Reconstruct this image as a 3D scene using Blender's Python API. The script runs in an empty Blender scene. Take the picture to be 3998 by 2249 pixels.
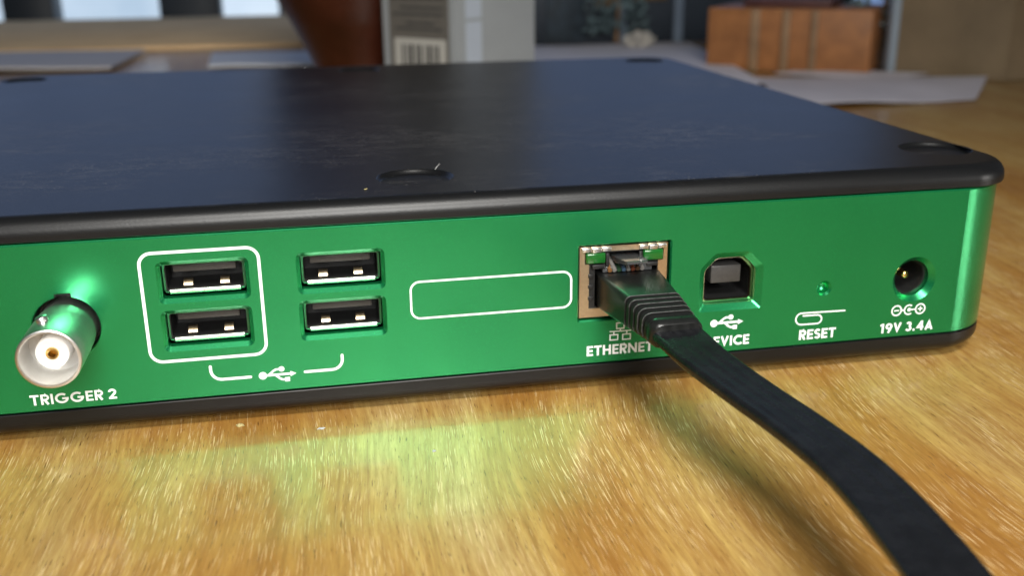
import bpy, bmesh, math, random
from mathutils import Vector, Matrix
from mathutils.geometry import delaunay_2d_cdt

# ------------------------------------------------------------------ scene, camera, light (all lengths below are millimetres, MM turns them into metres)
MM = 0.001
sc = bpy.context.scene
col = sc.collection
random.seed(7)

cam_d = bpy.data.cameras.new("camera")
cam = bpy.data.objects.new("camera", cam_d)
col.objects.link(cam)
sc.camera = cam
cam_d.sensor_width = 36.0
cam_d.lens = 36.11
cam_d.clip_start = 0.005
cam_d.clip_end = 20.0
CAM_POS = Vector((-45.62, -167.9, 77.11))
def cam_rot(rx, ry, rz):
    B = Matrix(((1, 0, 0), (0, 0, -1), (0, 1, 0)))
    cx, sx, cy, sy, cz, sz = math.cos(rx), math.sin(rx), math.cos(ry), math.sin(ry), math.cos(rz), math.sin(rz)
    Rx = Matrix(((1, 0, 0), (0, cx, -sx), (0, sx, cx)))
    Ry = Matrix(((cy, 0, sy), (0, 1, 0), (-sy, 0, cy)))
    Rz = Matrix(((cz, -sz, 0), (sz, cz, 0), (0, 0, 1)))
    R = Rz @ Rx @ Ry @ B                     # world -> lens axes (x right, y down, z forward)
    F = Matrix(((1, 0, 0), (0, -1, 0), (0, 0, -1)))
    return (F @ R).transposed()
cam.matrix_world = Matrix.Translation(CAM_POS * MM) @ cam_rot(0.32329, -0.19544, -0.00966).to_4x4()
fwd = cam.matrix_world.to_3x3() @ Vector((0, 0, -1))
cam_d.dof.use_dof = True
cam_d.dof.focus_distance = (Vector((-12, -13, 15)) - CAM_POS).dot(fwd) * MM
cam_d.dof.aperture_fstop = 21.0

world = bpy.data.worlds.new("World")
sc.world = world
world.use_nodes = True
bg = world.node_tree.nodes["Background"]
bg.inputs[0].default_value = (0.80, 0.88, 1.0, 1)
bg.inputs[1].default_value = 0.05

def area_light(name, loc, target, sx, sy, power, color, spread=180):
    d = bpy.data.lights.new(name, 'AREA')
    d.shape = 'RECTANGLE'; d.size = sx * MM; d.size_y = sy * MM
    d.energy = power; d.color = color; d.spread = math.radians(spread)
    o = bpy.data.objects.new(name, d); col.objects.link(o)
    o.location = Vector(loc) * MM
    o.rotation_euler = (Vector(target) - Vector(loc)).to_track_quat('-Z', 'Y').to_euler()
    return o
area_light("key_lamp", (-22, -320, 430), (-10, -10, 10), 230, 80, 0.9, (1.0, 0.97, 0.92), 110)
area_light("room_lamp", (-25, -620, 335), (-25, 0, 10), 300, 190, 0.82, (1.0, 0.98, 0.94), 70)
area_light("side_lamp", (590, -308, 110), (76, 0, 20), 40, 180, 0.16, (1.0, 0.97, 0.92), 90)

sc.view_settings.view_transform = 'Standard'
sc.view_settings.look = 'None'
sc.view_settings.exposure = 0.15
sc.view_settings.gamma = 1.0
sc.cycles.use_denoising = True
sc.cycles.max_bounces = 8
sc.cycles.caustics_reflective = True
sc.cycles.blur_glossy = 0.3

# ------------------------------------------------------------------ material helpers
def new_mat(name, base=(0.5, 0.5, 0.5), rough=0.5, metal=0.0, spec=0.5, coat=0.0, coat_rough=0.1,
            trans=0.0, ior=1.45, emit=None, estr=0.0, var=0.0, vscale=2.0, bump=0.0, bscale=8.0):
    m = bpy.data.materials.new(name)
    m.use_nodes = True
    nt = m.node_tree
    b = nt.nodes["Principled BSDF"]
    b.inputs["Base Color"].default_value = (*base, 1)
    b.inputs["Roughness"].default_value = rough
    b.inputs["Metallic"].default_value = metal
    b.inputs["Specular IOR Level"].default_value = spec
    b.inputs["Coat Weight"].default_value = coat
    b.inputs["Coat Roughness"].default_value = coat_rough
    b.inputs["Transmission Weight"].default_value = trans
    b.inputs["IOR"].default_value = ior
    if emit:
        b.inputs["Emission Color"].default_value = (*emit, 1)
        b.inputs["Emission Strength"].default_value = estr
    N = NT(nt)
    if var or bump:
        co = N.coords((1000, 1000, 1000))
    if var:
        n = N.noise(co, vscale, 4, 0.6)
        c = N.ramp(n, [(0.25, tuple(x * (1 - var) for x in base)), (0.75, tuple(min(1, x * (1 + var)) for x in base))])
        nt.links.new(c, b.inputs["Base Color"])
        r = N.maprange(n, 0.2, 0.8, max(0.02, rough * (1 - 0.5 * var)), rough * (1 + 0.5 * var))
        nt.links.new(r, b.inputs["Roughness"])
    if bump:
        n2 = N.noise(co, bscale, 3, 0.6)
        nt.links.new(N.bump(n2, bump, 0.00005), b.inputs["Normal"])
    return m

class NT:
    def __init__(s, nt): s.nt = nt
    def node(s, t, **kw):
        n = s.nt.nodes.new(t)
        for k, v in kw.items(): setattr(n, k, v)
        return n
    def link(s, a, b): s.nt.links.new(a, b)
    def coords(s, scale=(1, 1, 1), loc=(0, 0, 0)):
        tc = s.node("ShaderNodeTexCoord"); mp = s.node("ShaderNodeMapping")
        mp.inputs["Scale"].default_value = scale; mp.inputs["Location"].default_value = loc
        s.link(tc.outputs["Object"], mp.inputs["Vector"]); return mp.outputs[0]
    def noise(s, vec, scale, detail=4, rough=0.6, dist=0.0):
        n = s.node("ShaderNodeTexNoise"); n.inputs["Scale"].default_value = scale
        n.inputs["Detail"].default_value = detail; n.inputs["Roughness"].default_value = rough
        n.inputs["Distortion"].default_value = dist
        s.link(vec, n.inputs["Vector"]); return n.outputs["Fac"]
    def voronoi(s, vec, scale):
        n = s.node("ShaderNodeTexVoronoi"); n.inputs["Scale"].default_value = scale
        s.link(vec, n.inputs["Vector"]); return n.outputs["Distance"], n.outputs["Color"]
    def ramp(s, fac, stops):
        n = s.node("ShaderNodeValToRGB"); e = n.color_ramp.elements
        while len(e) < len(stops): e.new(0.5)
        for el, (p, c) in zip(e, stops):
            el.position = p; el.color = (*c, 1)
        s.link(fac, n.inputs[0]); return n.outputs[0]
    def maprange(s, v, a, b, c, d):
        n = s.node("ShaderNodeMapRange"); n.clamp = True
        for i, x in enumerate((a, b, c, d)): n.inputs[i + 1].default_value = x
        s.link(v, n.inputs[0]); return n.outputs[0]
    def math(s, op, a, b=0.0):
        n = s.node("ShaderNodeMath", operation=op)
        for i, x in enumerate((a, b)):
            if isinstance(x, (int, float)): n.inputs[i].default_value = x
            else: s.link(x, n.inputs[i])
        return n.outputs[0]
    def mix(s, f, a, b):
        n = s.node("ShaderNodeMix", data_type='RGBA')
        for i, x in ((0, f), (6, a), (7, b)):
            if isinstance(x, (int, float)): n.inputs[i].default_value = x
            elif isinstance(x, tuple): n.inputs[i].default_value = (*x, 1)
            else: s.link(x, n.inputs[i])
        return n.outputs[2]
    def bump(s, h, strength, dist):
        n = s.node("ShaderNodeBump"); n.inputs["Strength"].default_value = strength
        n.inputs["Distance"].default_value = dist
        s.link(h, n.inputs["Height"]); return n.outputs[0]

# ------------------------------------------------------------------ mesh helpers
class MB:
    """collects faces in millimetres; build() links them as ONE mesh object"""
    def __init__(s): s.v = []; s.f = []
    def add(s, vs, fs):
        o = len(s.v); s.v += [tuple(x) for x in vs]; s.f += [tuple(i + o for i in f) for f in fs]; return s
    def box(s, x0, x1, y0, y1, z0, z1, bev=0.0):
        bm = bmesh.new()
        bmesh.ops.create_cube(bm, size=1)
        for v in bm.verts:
            v.co = Vector(((x0 + x1) / 2 + v.co.x * (x1 - x0), (y0 + y1) / 2 + v.co.y * (y1 - y0), (z0 + z1) / 2 + v.co.z * (z1 - z0)))
        if bev: bmesh.ops.bevel(bm, geom=bm.edges[:], offset=bev, segments=2, profile=0.5, affect='EDGES')
        bm.verts.index_update()
        s.add([v.co[:] for v in bm.verts], [[v.index for v in f.verts] for f in bm.faces]); bm.free(); return s
    def loft(s, rings, cap0=True, cap1=True, closed=True):
        n = len(rings[0]); vs = [p for r in rings for p in r]; fs = []
        for k in range(len(rings) - 1):
            for i in range(n if closed else n - 1):
                j = (i + 1) % n
                fs.append((k * n + i, k * n + j, (k + 1) * n + j, (k + 1) * n + i))
        if cap0: fs.append(tuple(reversed(range(n))))
        if cap1: fs.append(tuple((len(rings) - 1) * n + i for i in range(n)))
        return s.add(vs, fs)
    def build(s, name, mat, parent=None, loc=(0, 0, 0), smooth=35, rot=None):
        me = bpy.data.meshes.new(name)
        me.from_pydata([(x * MM, y * MM, z * MM) for x, y, z in s.v], [], s.f)
        bm = bmesh.new(); bm.from_mesh(me); bmesh.ops.recalc_face_normals(bm, faces=bm.faces); bm.to_mesh(me); bm.free()
        me.materials.append(mat)
        if smooth:
            for p in me.polygons: p.use_smooth = True
            me.set_sharp_from_angle(angle=math.radians(smooth))
        o = bpy.data.objects.new(name, me); col.objects.link(o)
        o.location = Vector(loc) * MM
        if rot: o.rotation_euler = rot
        if parent: put(o, parent)
        return o

def put(o, parent):
    """parent without moving the child"""
    o.parent = parent
    m = Matrix.Identity(4); p = parent
    chain = []
    while p: chain.append(p); p = p.parent
    for p in reversed(chain): m = m @ p.matrix_parent_inverse @ p.matrix_basis
    o.matrix_parent_inverse = m.inverted()

def tag(o, label, cat, group=None):
    o["label"] = label; o["category"] = cat
    if group: o["group"] = group
    return o
def empty(name, loc):
    o = bpy.data.objects.new(name, None); col.objects.link(o); o.location = Vector(loc) * MM
    o.empty_display_size = 0.01; return o

def rrect(x0, x1, y0, y1, r, n=6):
    """rounded rectangle, counter-clockwise, 4*(n+1) points"""
    pts = []
    r = max(r, 1e-4)
    for cx, cy, a0 in ((x1 - r, y0 + r, -90), (x1 - r, y1 - r, 0), (x0 + r, y1 - r, 90), (x0 + r, y0 + r, 180)):
        for i in range(n + 1):
            a = math.radians(a0 + 90 * i / n); pts.append((cx + r * math.cos(a), cy + r * math.sin(a)))
    return pts
def circle(cx, cy, r, n=48, a0=0.0):
    return [(cx + r * math.cos(a0 + 2 * math.pi * i / n), cy + r * math.sin(a0 + 2 * math.pi * i / n)) for i in range(n)]
def fill_holes(outer, holes):
    """triangulate a polygon with holes -> verts2d, faces"""
    vs = []; es = []; 
    for loop in [outer] + holes:
        o = len(vs); n = len(loop); vs += [Vector(p) for p in loop]; es += [(o + i, o + (i + 1) % n) for i in range(n)]
    r = delaunay_2d_cdt(vs, es, [], 1, 1e-6)
    V, F = r[0], r[2]
    def inside(p, poly):
        c = False; n = len(poly)
        for i in range(n):
            a, b = poly[i], poly[(i + 1) % n]
            if (a[1] > p[1]) != (b[1] > p[1]) and p[0] < (b[0] - a[0]) * (p[1] - a[1]) / (b[1] - a[1]) + a[0]: c = not c
        return c
    out = []
    for f in F:
        c = sum((V[i] for i in f), Vector((0, 0))) / len(f)
        if inside(c, outer) and not any(inside(c, h) for h in holes): out.append(tuple(f))
    return [tuple(v) for v in V], out
def lathe_rings(profile, cx, cz, n=40):
    """profile: (radius, y) along the y axis"""
    return [[(cx + r * math.cos(2 * math.pi * i / n), y, cz + r * math.sin(2 * math.pi * i / n)) for i in range(n)] for r, y in profile]
def lathe_z(profile, cx, cy, n=48):
    return [[(cx + r * math.cos(2 * math.pi * i / n), cy + r * math.sin(2 * math.pi * i / n), z) for i in range(n)] for r, z in profile]
def xz(loop, y): return [(p[0], y, p[1]) for p in loop]
def smooth_path(pts, n=8):
    out = []
    P = [Vector(p) for p in pts]
    for i in range(len(P) - 1):
        p0, p1, p2, p3 = P[max(i - 1, 0)], P[i], P[i + 1], P[min(i + 2, len(P) - 1)]
        for k in range(n):
            t = k / n
            out.append(0.5 * ((2 * p1) + (p2 - p0) * t + (2 * p0 - 5 * p1 + 4 * p2 - p3) * t * t + (3 * p1 - p0 - 3 * p2 + p3) * t ** 3))
    out.append(P[-1]); return out
def tube(mb, pts, r, n=8):
    rings = []
    P = [Vector(p) for p in pts]
    for i, p in enumerate(P):
        t = (P[min(i + 1, len(P) - 1)] - P[max(i - 1, 0)]).normalized()
        u = t.cross(Vector((0, 0, 1)))
        if u.length < 1e-3: u = Vector((1, 0, 0))
        u.normalize(); w = u.cross(t)
        rr = r[i] if isinstance(r, (list, tuple)) else r
        rings.append([tuple(p + rr * (u * math.cos(2 * math.pi * k / n) + w * math.sin(2 * math.pi * k / n))) for k in range(n)])
    mb.loft(rings); return mb
INK_Y = -0.035
def stroke(mb, pts, w, closed=False, y=INK_Y, cap=True):
    """flat printed line of even width on the panel (x, z points), mitred, one clean strip"""
    P = [Vector(p) for p in pts]; n = len(P); L = []; R = []
    for i in range(n):
        a = P[(i - 1) % n] if (closed or i > 0) else None
        b = P[(i + 1) % n] if (closed or i < n - 1) else None
        d1 = (P[i] - a).normalized() if a is not None else None
        d2 = (b - P[i]).normalized() if b is not None else None
        if d1 is None: d1 = d2
        if d2 is None: d2 = d1
        n1 = Vector((-d1.y, d1.x)); n2 = Vector((-d2.y, d2.x)); m = (n1 + n2).normalized()
        k = w / 2 / max(0.4, m.dot(n1))
        L.append(P[i] + m * k); R.append(P[i] - m * k)
    if closed:
        vs = [(p.x, y, p.y) for p in L + R]
        mb.add(vs, [(i, (i + 1) % n, n + (i + 1) % n, n + i) for i in range(n)])
    else:
        poly = list(L)
        if cap:
            d = (P[-1] - P[-2]).normalized(); a0 = math.atan2(d.x, -d.y)
            a0 = math.atan2((L[-1] - P[-1]).y, (L[-1] - P[-1]).x)
            poly += [P[-1] + Vector((math.cos(a0 - math.pi * k / 6), math.sin(a0 - math.pi * k / 6))) * w / 2 for k in range(1, 6)]
        poly += list(reversed(R))
        if cap:
            a0 = math.atan2((R[0] - P[0]).y, (R[0] - P[0]).x)
            poly += [P[0] + Vector((math.cos(a0 - math.pi * k / 6), math.sin(a0 - math.pi * k / 6))) * w / 2 for k in range(1, 6)]
        V, F = fill_holes([tuple(p) for p in poly], [])
        mb.add([(p[0], y, p[1]) for p in V], F)
    return mb
def disc(mb, cx, cz, r, y=INK_Y, n=20):
    return mb.add([(cx + r * math.cos(2 * math.pi * i / n), y, cz + r * math.sin(2 * math.pi * i / n)) for i in range(n)], [tuple(range(n))])
def poly(mb, pts, y=INK_Y):
    return mb.add([(p[0], y, p[1]) for p in pts], [tuple(range(len(pts)))])
def arc(cx, cz, r, a0, a1, n=8):
    return [(cx + r * math.cos(math.radians(a0 + (a1 - a0) * i / n)), cz + r * math.sin(math.radians(a0 + (a1 - a0) * i / n))) for i in range(n + 1)]

# ------------------------------------------------------------------ materials
def green_mat():
    m = bpy.data.materials.new("green_anodised_aluminium"); m.use_nodes = True
    nt = m.node_tree; N = NT(nt); b = nt.nodes["Principled BSDF"]
    co = N.coords((1000, 1000, 1000))
    fine = N.noise(co, 9.0, 2, 0.7)
    big = N.noise(co, 0.05, 3, 0.55)
    c = N.mix(N.maprange(big, 0.3, 0.7, 0, 1), (0.008, 0.325, 0.102), (0.012, 0.36, 0.116))
    sp = N.noise(co, 5.0, 1, 0.5)
    c = N.mix(N.maprange(sp, 0.70, 0.76, 0, 0.4), c, (0.35, 0.75, 0.5))
    N.link(c, b.inputs["Base Color"])
    b.inputs["Metallic"].default_value = 0.80
    b.inputs["Coat Weight"].default_value = 0.5; b.inputs["Coat Roughness"].default_value = 0.24; b.inputs["Coat IOR"].default_value = 1.6
    N.link(N.maprange(fine, 0.3, 0.7, 0.21, 0.28), b.inputs["Roughness"])
    N.link(N.bump(fine, 0.12, 0.00003), b.inputs["Normal"])
    return m
def black_mat():
    m = bpy.data.materials.new("black_dusty_cover"); m.use_nodes = True
    nt = m.node_tree; N = NT(nt); b = nt.nodes["Principled BSDF"]
    co = N.coords((1000, 1000, 1000)); cs = N.coords((260, 1000, 1000))
    gm = N.node("ShaderNodeMapping"); gm.inputs["Rotation"].default_value = (0.5, 0.6, 0.5); gm.inputs["Scale"].default_value = (1.0, 2.2, 1.0)
    N.link(co, gm.inputs[0]); grain = N.noise(gm.outputs[0], 1.9, 3, 0.65)
    specks = N.noise(co, 1.9, 2, 0.6)
    patch = N.noise(N.coords((600, 1000, 1000)), 0.03, 4, 0.62)
    wipe = N.noise(cs, 0.6, 4, 0.7)
    d1 = N.math('MULTIPLY', N.maprange(specks, 0.64, 0.72, 0, 1), N.maprange(patch, 0.46, 0.60, 0.08, 0.55))
    d2 = N.math('MULTIPLY', N.maprange(wipe, 0.48, 0.76, 0, 0.22), N.maprange(patch, 0.45, 0.65, 0, 1))
    dust = N.math('MAXIMUM', d1, d2)
    geo = N.node("ShaderNodeNewGeometry"); sep = N.node("ShaderNodeSeparateXYZ")     # dust settles on level faces only
    N.link(geo.outputs["True Normal"], sep.inputs[0])
    dust = N.math('MULTIPLY', dust, N.maprange(sep.outputs[2], 0.93, 0.99, 0.06, 1.0))
    c = N.mix(dust, (0.0048, 0.005, 0.0054), (0.28, 0.27, 0.26))
    N.link(c, b.inputs["Base Color"])
    N.link(N.maprange(patch, 0.3, 0.7, 0.345, 0.375), b.inputs["Roughness"])
    b.inputs["Specular IOR Level"].default_value = 0.38
    N.link(N.bump(grain, 0.30, 0.00006), b.inputs["Normal"])
    return m
def wood_mat():
    m = bpy.data.materials.new("varnished_wood"); m.use_nodes = True
    nt = m.node_tree; N = NT(nt); b = nt.nodes["Principled BSDF"]
    def grain_co(sx, sy, lx=0.0, ly=0.0):
        tc = N.node("ShaderNodeTexCoord"); mp0 = N.node("ShaderNodeMapping")
        mp0.inputs["Rotation"].default_value = (0, 0, math.radians(2.0))
        mp0.inputs["Scale"].default_value = (1000, 1000, 1000)
        N.link(tc.outputs["Object"], mp0.inputs[0])
        w = N.node("ShaderNodeTexNoise"); w.inputs["Scale"].default_value = 0.012; w.inputs["Detail"].default_value = 2
        N.link(mp0.outputs[0], w.inputs["Vector"])
        sub = N.node("ShaderNodeVectorMath", operation='SUBTRACT'); N.link(w.outputs["Color"], sub.inputs[0]); sub.inputs[1].default_value = (0.5, 0.5, 0.5)
        scl = N.node("ShaderNodeVectorMath", operation='MULTIPLY'); N.link(sub.outputs[0], scl.inputs[0]); scl.inputs[1].default_value = (14, 0, 0)
        add = N.node("ShaderNodeVectorMath", operation='ADD'); N.link(mp0.outputs[0], add.inputs[0]); N.link(scl.outputs[0], add.inputs[1])
        mp = N.node("ShaderNodeMapping"); mp.inputs["Scale"].default_value = (sx, sy, 1); mp.inputs["Location"].default_value = (lx, ly, 0)
        N.link(add.outputs[0], mp.inputs[0]); return mp.outputs[0]
    big = N.noise(grain_co(0.035, 0.007, 3.1, 1.7), 1.0, 3, 0.55)
    mid = N.noise(grain_co(0.22, 0.02, 7.0), 1.0, 4, 0.6)
    c = N.ramp(big, [(0.28, (0.31, 0.145, 0.027)), (0.42, (0.42, 0.235, 0.054)), (0.56, (0.51, 0.345, 0.105)), (0.72, (0.56, 0.44, 0.19))])
    c = N.mix(N.maprange(mid, 0.35, 0.70, 0.0, 0.5), c, (0.24, 0.085, 0.013))
    fine = N.noise(grain_co(1.3, 0.12, 40.0), 1.0, 4, 0.65)
    c = N.mix(N.maprange(fine, 0.35, 0.7, 0.0, 0.55), c, (0.20, 0.075, 0.012))
    lines = N.noise(grain_co(0.9, 0.006, 70.0), 1.0, 4, 0.7)
    c = N.mix(N.maprange(lines, 0.50, 0.68, 0.0, 0.45), c, (0.19, 0.075, 0.014))
    clump = N.noise(grain_co(0.11, 0.022, 21.0), 1.0, 3, 0.6)
    lp = N.noise(grain_co(3.4, 0.10, 5.0), 1.0, 3, 0.6)
    lp2 = N.noise(grain_co(4.6, 0.15, 55.0), 1.0, 2, 0.5)
    light = N.math('MULTIPLY', N.maprange(N.math('MAXIMUM', lp, lp2), 0.605, 0.67, 0, 1), N.maprange(clump, 0.40, 0.62, 0.08, 0.85))
    dk = N.noise(grain_co(3.6, 0.28, 91.0), 1.0, 2, 0.55)
    dark = N.maprange(dk, 0.62, 0.72, 0, 0.75)
    c = N.mix(dark, c, (0.085, 0.027, 0.006))
    c = N.mix(light, c, (0.74, 0.555, 0.31))  # pale pore flecks; the glints in the pores are put into this colour
    N.link(c, b.inputs["Base Color"])
    h = N.math('SUBTRACT', N.math('MULTIPLY', light, 0.7), dark)
    N.link(N.bump(h, 0.25, 0.00008), b.inputs["Normal"])
    b.inputs["Roughness"].default_value = 0.42
    b.inputs["Specular IOR Level"].default_value = 0.4
    b.inputs["Coat Weight"].default_value = 0.62
    wav = N.noise(grain_co(0.5, 0.1, 13.0), 1.0, 3, 0.6)
    N.link(N.maprange(wav, 0.3, 0.7, 0.13, 0.20), b.inputs["Coat Roughness"])
    N.link(N.bump(wav, 0.04, 0.0002), b.inputs["Coat Normal"])
    return m
M = dict(
    green=green_mat(), black=black_mat(), wood=wood_mat(),
    ink=new_mat("white_ink", (0.86, 0.87, 0.87), 0.55, var=0.04, vscale=6),
    steel=new_mat("bright_steel", (0.76, 0.75, 0.73), 0.32, 1.0, var=0.06, vscale=3),
    bncmetal=new_mat("satin_nickel_barrel", (0.70, 0.69, 0.67), 0.35, 1.0, var=0.06, vscale=1.5, bump=0.05, bscale=4),
    silver=new_mat("satin_silver", (0.62, 0.61, 0.585), 0.4, 0.8, var=0.03, vscale=2),
    nickel=new_mat("dull_nickel", (0.74, 0.60, 0.42), 0.30, 1.0, var=0.08, vscale=2, bump=0.05, bscale=6),  # warm tint carries the reflection of the wood in the base colour
    darkmetal=new_mat("dark_metal", (0.08, 0.08, 0.08), 0.5, 0.6, var=0.1),
    gold=new_mat("gold_plating", (0.83, 0.58, 0.22), 0.22, 1.0, var=0.05, vscale=4),
    plastic=new_mat("black_plastic", (0.012, 0.012, 0.012), 0.42, var=0.3, vscale=2, bump=0.06, bscale=5),
    tongue=new_mat("grey_black_plastic", (0.045, 0.043, 0.042), 0.35, var=0.2, vscale=1.5, bump=0.05, bscale=6),
    rubber=new_mat("black_cable_jacket", (0.0085, 0.009, 0.0105), 0.27, var=0.3, vscale=0.3, bump=0.04, bscale=0.22),
    boot=new_mat("black_boot_rubber", (0.010, 0.0105, 0.010), 0.30, var=0.3, vscale=1.2, bump=0.04, bscale=7),
    ribedge=new_mat("dusty_rib_edge", (0.055, 0.055, 0.054), 0.38, var=0.6, vscale=2.5, bump=0.1, bscale=6),
    ptfe=new_mat("white_ptfe", (0.88, 0.87, 0.85), 0.4, var=0.04),
    led=new_mat("green_led_lens", (0.008, 0.10, 0.014), 0.2, coat=0.6, var=0.15, vscale=2),
    clear=new_mat("clear_polycarbonate", (0.20, 0.205, 0.21), 0.18, trans=0.75, ior=1.5, var=0.03, vscale=1),
    lint=new_mat("pale_lint", (0.42, 0.42, 0.41), 0.8, var=0.1),
    flake=new_mat("yellow_flake", (0.40, 0.34, 0.15), 0.7, var=0.1),
    vase=new_mat("dark_red_brown_glaze", (0.045, 0.010, 0.004), 0.35, coat=0.3, coat_rough=0.25, var=0.5, vscale=0.03),
    carton=new_mat("pale_grey_carton", (0.30, 0.32, 0.33), 0.6, var=0.05, vscale=0.05),
    cartonlabel=new_mat("grey_label", (0.13, 0.12, 0.105), 0.6, var=0.1, vscale=0.2),
    print_=new_mat("dark_grey_print", (0.06, 0.06, 0.058), 0.6, var=0.1),
    barwhite=new_mat("barcode_white", (0.46, 0.45, 0.41), 0.6, var=0.04),
    cratewood=new_mat("orange_wood", (0.33, 0.135, 0.045), 0.55, var=0.3, vscale=0.08),
    cratebatten=new_mat("grey_brown_wood", (0.28, 0.17, 0.09), 0.6, var=0.25, vscale=0.08),
    paper=new_mat("pale_paper", (0.68, 0.66, 0.71), 0.7, var=0.06, vscale=0.03),
    tissue=new_mat("cream_tissue", (0.5, 0.47, 0.42), 0.8, var=0.06, vscale=0.05),
    cardboard=new_mat("brown_cardboard", (0.20, 0.145, 0.085), 0.75, var=0.18, vscale=0.03),
    frame=new_mat("painted_window_frame", (0.30, 0.36, 0.42), 0.5, var=0.06, vscale=0.02),
    darkbin=new_mat("dark_slate_paint", (0.025, 0.035, 0.05), 0.5, var=0.3, vscale=0.02),
    leaf=new_mat("grey_green_leaf", (0.10, 0.15, 0.16), 0.6, var=0.5, vscale=0.08),
)
def sky_pane_mat(name, c0, c1, es):
    m = bpy.data.materials.new(name); m.use_nodes = True
    nt = m.node_tree; N = NT(nt); b = nt.nodes["Principled BSDF"]
    n = N.noise(N.coords((1000, 1000, 1000)), 0.006, 3, 0.6)
    c = N.ramp(n, [(0.3, c0), (0.7, c1)])
    N.link(c, b.inputs["Emission Color"]); b.inputs["Emission Strength"].default_value = es
    b.inputs["Base Color"].default_value = (0.02, 0.02, 0.02, 1); b.inputs["Roughness"].default_value = 0.1
    return m
M["sky"] = sky_pane_mat("daylight_pane", (0.14, 0.22, 0.42), (0.24, 0.33, 0.56), 1.0)
M["ground_view"] = sky_pane_mat("bright_ground_pane", (0.42, 0.55, 0.70), (0.70, 0.82, 0.95), 1.0)

# ------------------------------------------------------------------ table
TABLE_Z = -1.7                                  # the box stands on low rubber feet, its base edge is at z = 0
tb = MB().box(-700, 900, -420, 1090, -28, 0, bev=1.5)
tag(tb.build("table", M["wood"]), "varnished golden-brown wooden table top with streaky grain under everything", "table")

# ------------------------------------------------------------------ the green device
X0, X1, Y0, Y1, RC = -142.2, 88.2, 0.0, 207.0, 14.9
dev = empty("electronic_device", ((X0 + X1) / 2, (Y0 + Y1) / 2, 0))
tag(dev, "flat green metal electronics box with black top and base and many rear sockets", "electronic device")
CREASE = 8.0                                   # the flat rear face breaks by a few degrees before the corner starts to turn
def plan(inset, rc=RC, crease=CREASE, n=22):
    r = rc - inset; a0 = -90 + crease; pts = []
    x0, x1, y0, y1 = X0 + inset, X1 - inset, Y0 + inset, Y1 - inset
    cy = y0 + r * math.cos(math.radians(crease))
    for i in range(n + 1):
        a = math.radians(a0 + (0 - a0) * i / n); pts.append((x1 - r + r * math.cos(a), cy + r * math.sin(a)))
    for cx, cyy, s in ((x1 - r, y1 - r, 0), (x0 + r, y1 - r, 90)):
        for i in range(n + 1):
            a = math.radians(s + 90 * i / n); pts.append((cx + r * math.cos(a), cyy + r * math.sin(a)))
    for i in range(n + 1):
        a = math.radians(180 + (90 - crease) * i / n); pts.append((x0 + r + r * math.cos(a), cy + r * math.sin(a)))
    return pts
def ring(inset, z, rc=RC, crease=CREASE): return [(x, y, z) for x, y in plan(inset, rc, crease)]

ZB, ZT = 3.95, 32.85
# sockets: outer opening, inner opening, chamfer depth
UA = [(-64.2, 24.95), (-64.3, 16.45), (-41.75, 24.95), (-41.85, 16.5)]
CUTS = []
for cx, cz in UA:
    CUTS.append((rrect(cx - 7.4, cx + 7.4, cz - 3.65, cz + 3.65, 1.1, 5), rrect(cx - 6.75, cx + 6.75, cz - 2.95, cz + 2.95, 0.45, 5), 0.7, 2.2))
CUTS.append((rrect(-0.5, 17.0, 12.2, 26.75, 0.5, 4), rrect(-0.25, 16.75, 12.5, 26.5, 0.3, 4), 0.3, 2.0))
def usbb(d):  # D-shaped: square with the two upper corners cut away
    x0, x1, z0, z1, c = 22.55 + d, 34.9 - d, 12.3 + d, 23.55 - d, 2.9 - 0.42 * d
    base = [(x0, z0), (x1, z0), (x1, z1 - c), (x1 - c, z1), (x0 + c, z1), (x0, z1 - c)]
    out = []
    n = len(base)
    for i, p in enumerate(base):                        # small rounded corners
        p = Vector(p); a = Vector(base[i - 1]); b = Vector(base[(i + 1) % n]); r = 0.7
        s = p + (a - p).normalized() * r; e = p + (b - p).normalized() * r
        for k in range(5):
            t = k / 4; out.append(tuple(s * (1 - t) ** 2 + p * 2 * t * (1 - t) + e * t * t))
    return out
CUTS.append((usbb(0), usbb(1.15), 0.9, 2.6))
CUTS.append((circle(47.4, 15.2, 1.5, 28), circle(47.4, 15.2, 1.12, 28), 0.45, 1.3))
CUTS.append((circle(66.0, 15.6, 4.5, 56), circle(66.0, 15.6, 3.55, 56), 1.0, 2.4))
BNC = (-86.4, 18.45)
def bnc_hole(r):
    pts = []
    for i in range(64):
        a = math.radians(90 + 360 * i / 64); pts.append((BNC[0] + r * math.cos(a), BNC[1] + r * math.sin(a)))
    out = [p for p in pts if not (abs(p[0] - BNC[0] - 0.1) < 1.35 and p[1] > BNC[1])]
    # key notch on top
    left = [p for p in out]
    k = max(range(len(out)), key=lambda i: (out[i][0] - out[(i + 1) % len(out)][0]) ** 2 + (out[i][1] - out[(i + 1) % len(out)][1]) ** 2)
    zt = BNC[1] + r + 0.55
    notch = [(BNC[0] + 1.45, BNC[1] + math.sqrt(r * r - 1.45 ** 2)), (BNC[0] + 1.35, zt), (BNC[0] - 1.15, zt), (BNC[0] - 1.25, BNC[1] + math.sqrt(r * r - 1.25 ** 2))]
    return out[:k + 1] + notch + out[k + 1:]
CUTS.append((bnc_hole(5.4), bnc_hole(5.25), 0.15, 2.0))

h = MB()
chf = 0.28
h.loft([ring(chf, ZB), ring(0, ZB + chf)], False, False)
h.loft([ring(0, ZT - chf), ring(chf, ZT)], False, False)
n1 = 23
rb, rt = ring(0, ZB + chf), ring(0, ZT - chf)
N4 = len(rb)
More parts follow.
